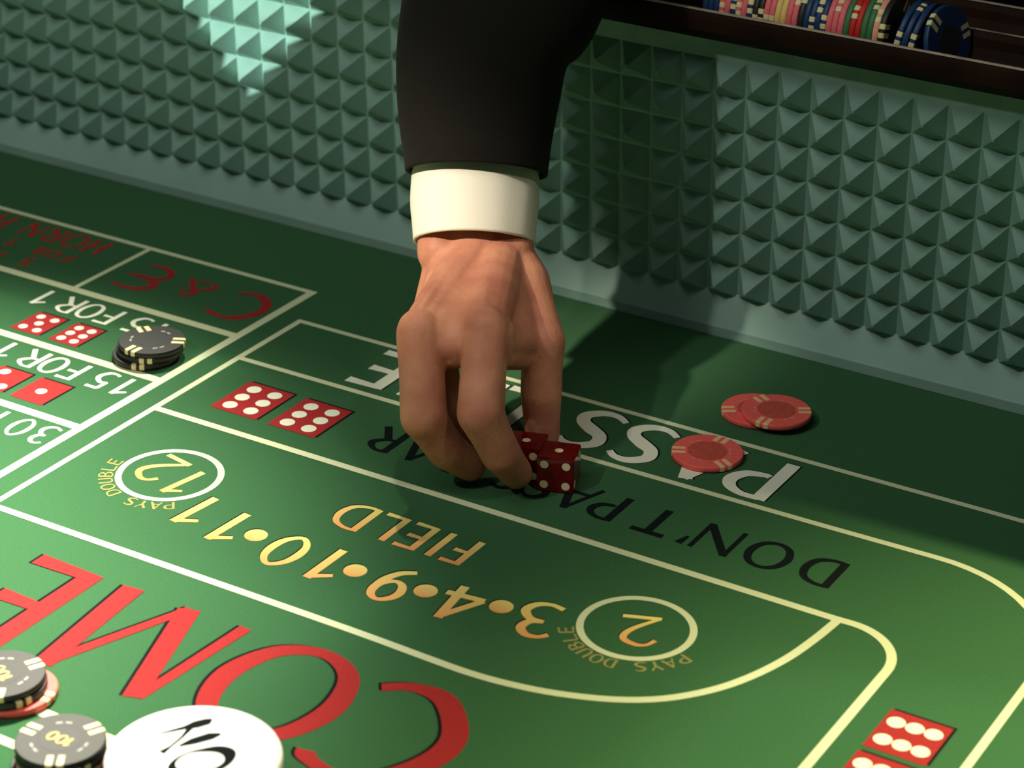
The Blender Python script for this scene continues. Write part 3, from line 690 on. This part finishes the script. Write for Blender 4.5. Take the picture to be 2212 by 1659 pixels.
# metacarpals and palm: neighbouring bones with flesh between them
carp = [V((-0.6040, 0.9985, 0.0975)), V((-0.6140, 0.9935, 0.0985)), V((-0.6225, 0.9890, 0.0970)), V((-0.6285, 0.9880, 0.0940))]
kn = [idx[0], mid[0], rng[0], pnk[0]]; kr = [0.0118, 0.0118, 0.0112, 0.0104]; cr = [0.0150, 0.0158, 0.0152, 0.0140]
for q in range(3):
    for f in (0.0, 0.25, 0.5, 0.75, 1.0):
        dip = math.sin(math.pi*f)
        e0 = carp[q].lerp(carp[q+1], f); e1 = kn[q].lerp(kn[q+1], f)
        r1 = kr[q] + (kr[q+1]-kr[q])*f - 0.0016*dip
        capsule(bm, e0 - up*0.0015*dip, e1 - up*0.0028*dip - (e1 - e0).normalized()*0.004*dip, cr[q] + (cr[q+1]-cr[q])*f, r1, 16, 4)
for q in range(3):   # webs at the roots of the fingers
    A_, B_ = ([idx, mid, rng, pnk][q]), ([idx, mid, rng, pnk][q+1])
    bk = V((0.002, 0.0055, 0))
    for t_, r_w in ((0.08, 0.0105), (0.20, 0.0092), (0.32, 0.0074)): capsule(bm, A_[0].lerp(A_[1], t_) + bk*(1 + 2*t_), B_[0].lerp(B_[1], t_) + bk*(1 + 2*t_), r_w, r_w, 14, 4)
    capsule(bm, A_[0] - up*0.006, B_[0] - up*0.006, 0.0105, 0.0105, 14, 4)
capsule(bm, carp[1] - up*0.012, (idx[0] + mid[0])/2 - up*0.010, 0.015, 0.0105)
capsule(bm, carp[2] - up*0.012, (mid[0] + rng[0])/2 - up*0.010, 0.015, 0.0110)
# thumb base and the web between thumb and index
capsule(bm, wr - up*0.004, thb[0], 0.0135, 0.0155)
for f, rr_ in ((0.15, 0.0135), (0.35, 0.0120), (0.55, 0.0105), (0.75, 0.0088), (0.9, 0.0074)):
    tpt = thb[0].lerp(thb[1], f); ipt = carp[0].lerp(idx[0], 0.10 + 0.62*f) - up*0.004
    capsule(bm, tpt, ipt, rr_, rr_, 14, 4)
capsule(bm, carp[0], thb[0].lerp(thb[1], 0.5), 0.0140, 0.0110)
capsule(bm, idx[0] + V((-0.001, 0.014, -0.010)), thb[1] + V((-0.003, 0.002, -0.002)), 0.0095, 0.0085, 14, 4)
capsule(bm, idx[0] + V((-0.001, 0.016, -0.020)), thb[1] + V((-0.003, 0.002, -0.010)), 0.0085, 0.0075, 14, 4)
# wrist and forearm
capsule(bm, wu, wr, 0.0128, 0.0138); capsule(bm, wc, wc + V((0, 0, -0.003)), 0.0195, 0.0195)
fa = V((-0.6420, 1.0340, 0.1360)); fb = V((-0.6520, 1.0650, 0.2150))
side = V((0.855, 0.518, 0)).normalized()
capsule(bm, wr, fa + side*0.009, 0.0138, 0.0175); capsule(bm, wu, fa - side*0.012, 0.0135, 0.0180); capsule(bm, wc, fa, 0.0190, 0.0200)
capsule(bm, fa + side*0.008, fb, 0.020, 0.030); capsule(bm, fa - side*0.010, fb, 0.020, 0.030)
ball(bm, wu + V((-0.004, 0.006, 0.008)), 0.0090)
# tendons on the back of the hand
for c_, f_, k in ((carp[0], idx[0], 0.0128), (carp[1], mid[0], 0.0136), (carp[2], rng[0], 0.0122)):
    capsule(bm, c_.lerp(f_, 0.25) + up*(k - 0.0012), f_.lerp(c_, 0.10) + up*(k - 0.0022), 0.0022, 0.0028, 10, 3)
capsule(bm, wr + up*0.010, thb[0].lerp(thb[1], 0.6) + V((0.004, 0.000, 0.008)), 0.0020, 0.0022, 10, 3)
hand = ppart(fuse('hand', bm, M['skin'], 0.0011, 9))
hand['label'] = 'bare hand with bent fingers pinching the dice'
def nail(J, w, dorsal):
    a, b = J[2], J[3]; d = (b - a).normalized(); n = (dorsal - d * dorsal.dot(d)).normalized(); s = d.cross(n)
    c = b + n*(w*0.92) - d*0.001
    bm = bmesh.new(); nu, nv = 6, 6; G_ = []
    for i in range(nu + 1):
        row = []
        for j in range(nv + 1):
            u = (i/nu - 0.5)*2; v = j/nv
            hw = 0.62*w*(0.80 + 0.35*math.sin(math.pi*min(1, v + 0.15)))
            row.append(bm.verts.new(c + s*(u*hw) - n*(u*u*w*0.30) + d*((v - 0.5)*w*1.35)))
        G_.append(row)
    for i in range(nu):
        for j in range(nv): bm.faces.new((G_[i][j], G_[i+1][j], G_[i+1][j+1], G_[i][j+1]))
    bmesh.ops.solidify(bm, geom=bm.faces[:], thickness=0.0005)
    ppart(obj('fingernail', bm, M['nail'], smooth=True))
nail(idx, 0.0086, V((-0.2, -0.9, -0.4))); nail(mid, 0.0086, V((-0.3, -0.9, -0.5))); nail(rng, 0.0082, V((-0.5, -0.6, -0.6))); nail(pnk, 0.0074, V((-0.5, -0.6, -0.6))); nail(thb, 0.0092, V((0.5, 0.85, 0.0)))

def tube(name, rings, mat, thick=0.0018, n=72, wob=None, cap=False):
    """rings: (centre, half width across the picture, half depth); open cloth tube with its own thickness and a turned hem"""
    P_ = []
    for k, (c, a_, b_) in enumerate(rings):
        c = V(c)
        nx = V(rings[min(k+1, len(rings)-1)][0]); pv_ = V(rings[max(k-1, 0)][0])
        ax = (nx - pv_).normalized(); sd = (side - ax*side.dot(ax)).normalized(); dp = ax.cross(sd).normalized()
        P_.append((c, sd, dp, a_, b_))
    def ring(k, off):
        c, sd, dp, a_, b_ = P_[k]; L = []
        for i in range(n):
            th = 2*math.pi*i/n; q = 1.0
            if wob: q += wob(k/(len(rings)-1), th)
            L.append(c + sd*((a_*q - off)*math.cos(th)) + dp*((b_*q - off)*math.sin(th)))
        return L
    bm = bmesh.new()
    outer = [[bm.verts.new(v) for v in ring(k, 0)] for k in range(len(rings))]
    inner = [[bm.verts.new(v) for v in ring(k, thick)] for k in range(len(rings))]
    for k in range(len(rings) - 1):
        for i in range(n):
            j = (i+1) % n
            bm.faces.new((outer[k][i], outer[k][j], outer[k+1][j], outer[k+1][i])); bm.faces.new((inner[k][j], inner[k][i], inner[k+1][i], inner[k+1][j]))
    for i in range(n):
        j = (i+1) % n
        bm.faces.new((outer[0][j], outer[0][i], inner[0][i], inner[0][j])); bm.faces.new((outer[-1][i], outer[-1][j], inner[-1][j], inner[-1][i]))
    bmesh.ops.recalc_face_normals(bm, faces=bm.faces[:])
    return ppart(obj(name, bm, mat, smooth=True))
def densify(R, m=5):
    L = [tuple(c) + (a_, b_) for c, a_, b_ in R]; D = catmull(L, False, m)
    return [((x, y, z), a_, b_) for x, y, z, a_, b_ in D]
tube('shirt_cuff', densify([((-0.6200, 0.9975, 0.1025), 0.0328, 0.0288), ((-0.6232, 1.0030, 0.1110), 0.0338, 0.0300), ((-0.6275, 1.0100, 0.1200), 0.0350, 0.0310), ((-0.6335, 1.0205, 0.1310), 0.0350, 0.0305), ((-0.6420, 1.0350, 0.1450), 0.0350, 0.0305)]), M['shirt'], 0.0016,
     wob=lambda t, th: 0.008*math.sin(3*th + 1.0) + (0.012*math.sin(9*th)*max(0, math.cos(th))))
def folds(t, th):
    w = 0.006*math.sin(2*th + 5*t) + 0.010*t*math.sin(3*th - 7*t + 0.7)
    f = math.exp(-((t - 0.62 - 0.10*math.cos(th - 0.4))/0.05)**2)*0.035*max(0, math.cos(th + 0.9))
    f2 = math.exp(-((t - 0.78 + 0.08*math.cos(th))/0.05)**2)*0.04
    return w - f - f2
tube('jacket_sleeve', densify([((-0.6288, 1.0142, 0.1355), 0.0388, 0.0322), ((-0.6313, 1.0187, 0.1440), 0.0397, 0.0350), ((-0.6350, 1.0245, 0.1570), 0.0419, 0.0365), ((-0.6381, 1.0311, 0.1760), 0.0445, 0.0385), ((-0.6388, 1.0377, 0.2010), 0.0472, 0.0405), ((-0.6368, 1.0527, 0.2260), 0.0553, 0.0430), ((-0.6429, 1.0836, 0.2616), 0.0555, 0.0460), ((-0.6479, 1.1235, 0.3012), 0.0587, 0.0500), ((-0.6490, 1.1784, 0.3458), 0.0599, 0.0560), ((-0.6450, 1.2400, 0.4050), 0.0620, 0.0600), ((-0.6400, 1.3000, 0.4700), 0.0680, 0.0640)], 6), M['suit'], 0.0025, 84, wob=folds)
# the rest of the dealer, leaning over from behind the rail (outside the picture)
bm = bmesh.new()
sh_r, sh_l = V((-0.640, 1.370, 0.545)), V((-0.310, 1.470, 0.560)); hip = V((-0.480, 1.640, 0.190)); chest = V((-0.480, 1.460, 0.480))
capsule(bm, V((-0.642, 1.285, 0.455)), sh_r, 0.062, 0.072)
capsule(bm, sh_r, sh_l, 0.072, 0.072); capsule(bm, chest + V((-0.07, 0, -0.02)), hip + V((-0.06, 0, 0)), 0.115, 0.110); capsule(bm, chest + V((0.07, 0.02, -0.02)), hip + V((0.06, 0, 0)), 0.115, 0.110)
capsule(bm, hip + V((-0.05, 0, 0)), hip + V((-0.06, 0.03, -0.16)), 0.115, 0.120); capsule(bm, hip + V((0.05, 0, 0)), hip + V((0.06, 0.03, -0.16)), 0.115, 0.120)
capsule(bm, sh_l, V((-0.265, 1.520, 0.280)), 0.066, 0.056); capsule(bm, V((-0.265, 1.520, 0.280)), V((-0.270, 1.430, 0.080)), 0.056, 0.044)
ppart(fuse('jacket', bm, M['suit'], 0.008, 5))
bm = bmesh.new()
for sx in (-1, 1): capsule(bm, hip + V((sx*0.075, 0.02, -0.10)), V((-0.48 + sx*0.10, 1.66, -0.26)), 0.095, 0.068); capsule(bm, V((-0.48 + sx*0.10, 1.66, -0.26)), V((-0.48 + sx*0.11, 1.70, -0.66)), 0.068, 0.055)
ppart(fuse('trousers', bm, M['suit'], 0.008, 4))
for sx in (-1, 1):
    bm = bmesh.new(); capsule(bm, V((-0.48 + sx*0.11, 1.72, -0.700)), V((-0.48 + sx*0.12, 1.56, -0.712)), 0.040, 0.032); ppart(fuse('shoe', bm, M['puck_black'], 0.006, 3))
bm = bmesh.new(); hd = V((-0.485, 1.300, 0.720))
capsule(bm, V((-0.478, 1.410, 0.590)), V((-0.483, 1.340, 0.680)), 0.058, 0.055)
fw = V((-0.03, -0.72, -0.69)).normalized(); hu = V((-0.02, -0.70, 0.72)).normalized(); hs_ = fw.cross(hu).normalized()
ball(bm, hd, 0.078, 0.090, 0.100); capsule(bm, hd + fw*0.030 - hu*0.060, hd + fw*0.045 - hu*0.085, 0.050, 0.030)
capsule(bm, hd + fw*0.088 + hu*0.010, hd + fw*0.108 - hu*0.030, 0.009, 0.014, 12, 4)
for sx in (-1, 1):
    ball(bm, hd + hs_*(sx*0.078) - hu*0.012, 0.012, 0.018, 0.026, 12); capsule(bm, hd + fw*0.080 + hs_*(sx*0.012) + hu*0.028, hd + fw*0.072 + hs_*(sx*0.050) + hu*0.028, 0.010, 0.008, 10, 3)
capsule(bm, hd + fw*0.086 + hs_*0.020 - hu*0.056, hd + fw*0.086 - hs_*0.020 - hu*0.056, 0.006, 0.006, 10, 3)
ppart(fuse('head', bm, M['skin'], 0.004, 3))
for sx in (-1, 1):
    bm = bmesh.new(); ball(bm, hd + fw*0.078 + hs_*(sx*0.032) + hu*0.008, 0.012); ppart(obj('eye', bm, M['puck_white'], smooth=True))
bm = bmesh.new(); ball(bm, hd - fw*0.014 + hu*0.020, 0.084, 0.094, 0.100); bmesh.ops.delete(bm, geom=[v for v in bm.verts if (v.co - hd).dot(fw) > 0.045 or (v.co - hd).dot(hu) < -0.045], context='VERTS')
bmesh.ops.solidify(bm, geom=bm.faces[:], thickness=0.006); ppart(obj('hair', bm, M['hair'], smooth=True))


# ------------------------------------------------------------------ made-up fixture shaping the wedge of light: housing, two masks around the opening, bracket
added_lamp = empty('added_wedge_spotlight', SHL, 'small black added spotlight with two masks shaping a wedge of light', 'added_lamp')
ax_ = (SHT - SHL).normalized(); sx_ = ax_.cross(Vector((0, 0, 1))).normalized(); sy_ = sx_.cross(ax_).normalized()
def lp(x, y, z): return sx_*x + sy_*y + ax_*z
def wallpoint(px, pz):
    """point of the rubber wall seen from the added lamp, on the mask plane 0.30 m in front of it"""
    d = Vector((px, 1.160, pz)) - SHL; k = 0.30 / d.dot(ax_); d = d * k; return d.dot(sx_), d.dot(sy_)
tip = wallpoint(-0.904, 0.086); lf = wallpoint(-0.985, 0.185); rt = wallpoint(-0.815, 0.185)
bm = bmesh.new(); R_h = 0.032
for z0, z1, r0, r1 in ((-0.05, 0.29, R_h, R_h),):
    n = 32; A_ = [bm.verts.new(lp(r0*math.cos(2*math.pi*i/n), r0*math.sin(2*math.pi*i/n), z0)) for i in range(n)]
    B_ = [bm.verts.new(lp(r1*math.cos(2*math.pi*i/n), r1*math.sin(2*math.pi*i/n), z1)) for i in range(n)]
    for i in range(n): j = (i+1) % n; bm.faces.new((A_[i], A_[j], B_[j], B_[i]))
    bm.faces.new(A_)
bmesh.ops.solidify(bm, geom=bm.faces[:], thickness=0.002); obj('added_lamp_housing', bm, M['metal'], added_lamp)
for side_pt, sg in ((lf, -1), (rt, 1)):
    d = Vector((side_pt[0] - tip[0], side_pt[1] - tip[1])).normalized()
    p0 = Vector(tip) - d*0.06; p1 = Vector(tip) + d*0.06
    nrm = Vector((-d.y, d.x)); nrm = nrm if nrm.x*sg > 0 else -nrm
    q = [p0, p1, p1 + nrm*0.06, p0 + nrm*0.06]
    bm = bmesh.new(); lo = [bm.verts.new(lp(v.x, v.y, 0.300 + sg*0.0015)) for v in q]; bm.faces.new(lo)
    bmesh.ops.solidify(bm, geom=bm.faces[:], thickness=0.001); obj('wedge_mask', bm, M['metal'], added_lamp)
bm = bmesh.new(); box(bm, (-0.008, -0.008, 0.03), (0.008, 0.008, 0.95)); obj('added_lamp_bracket', bm, M['metal'], added_lamp)
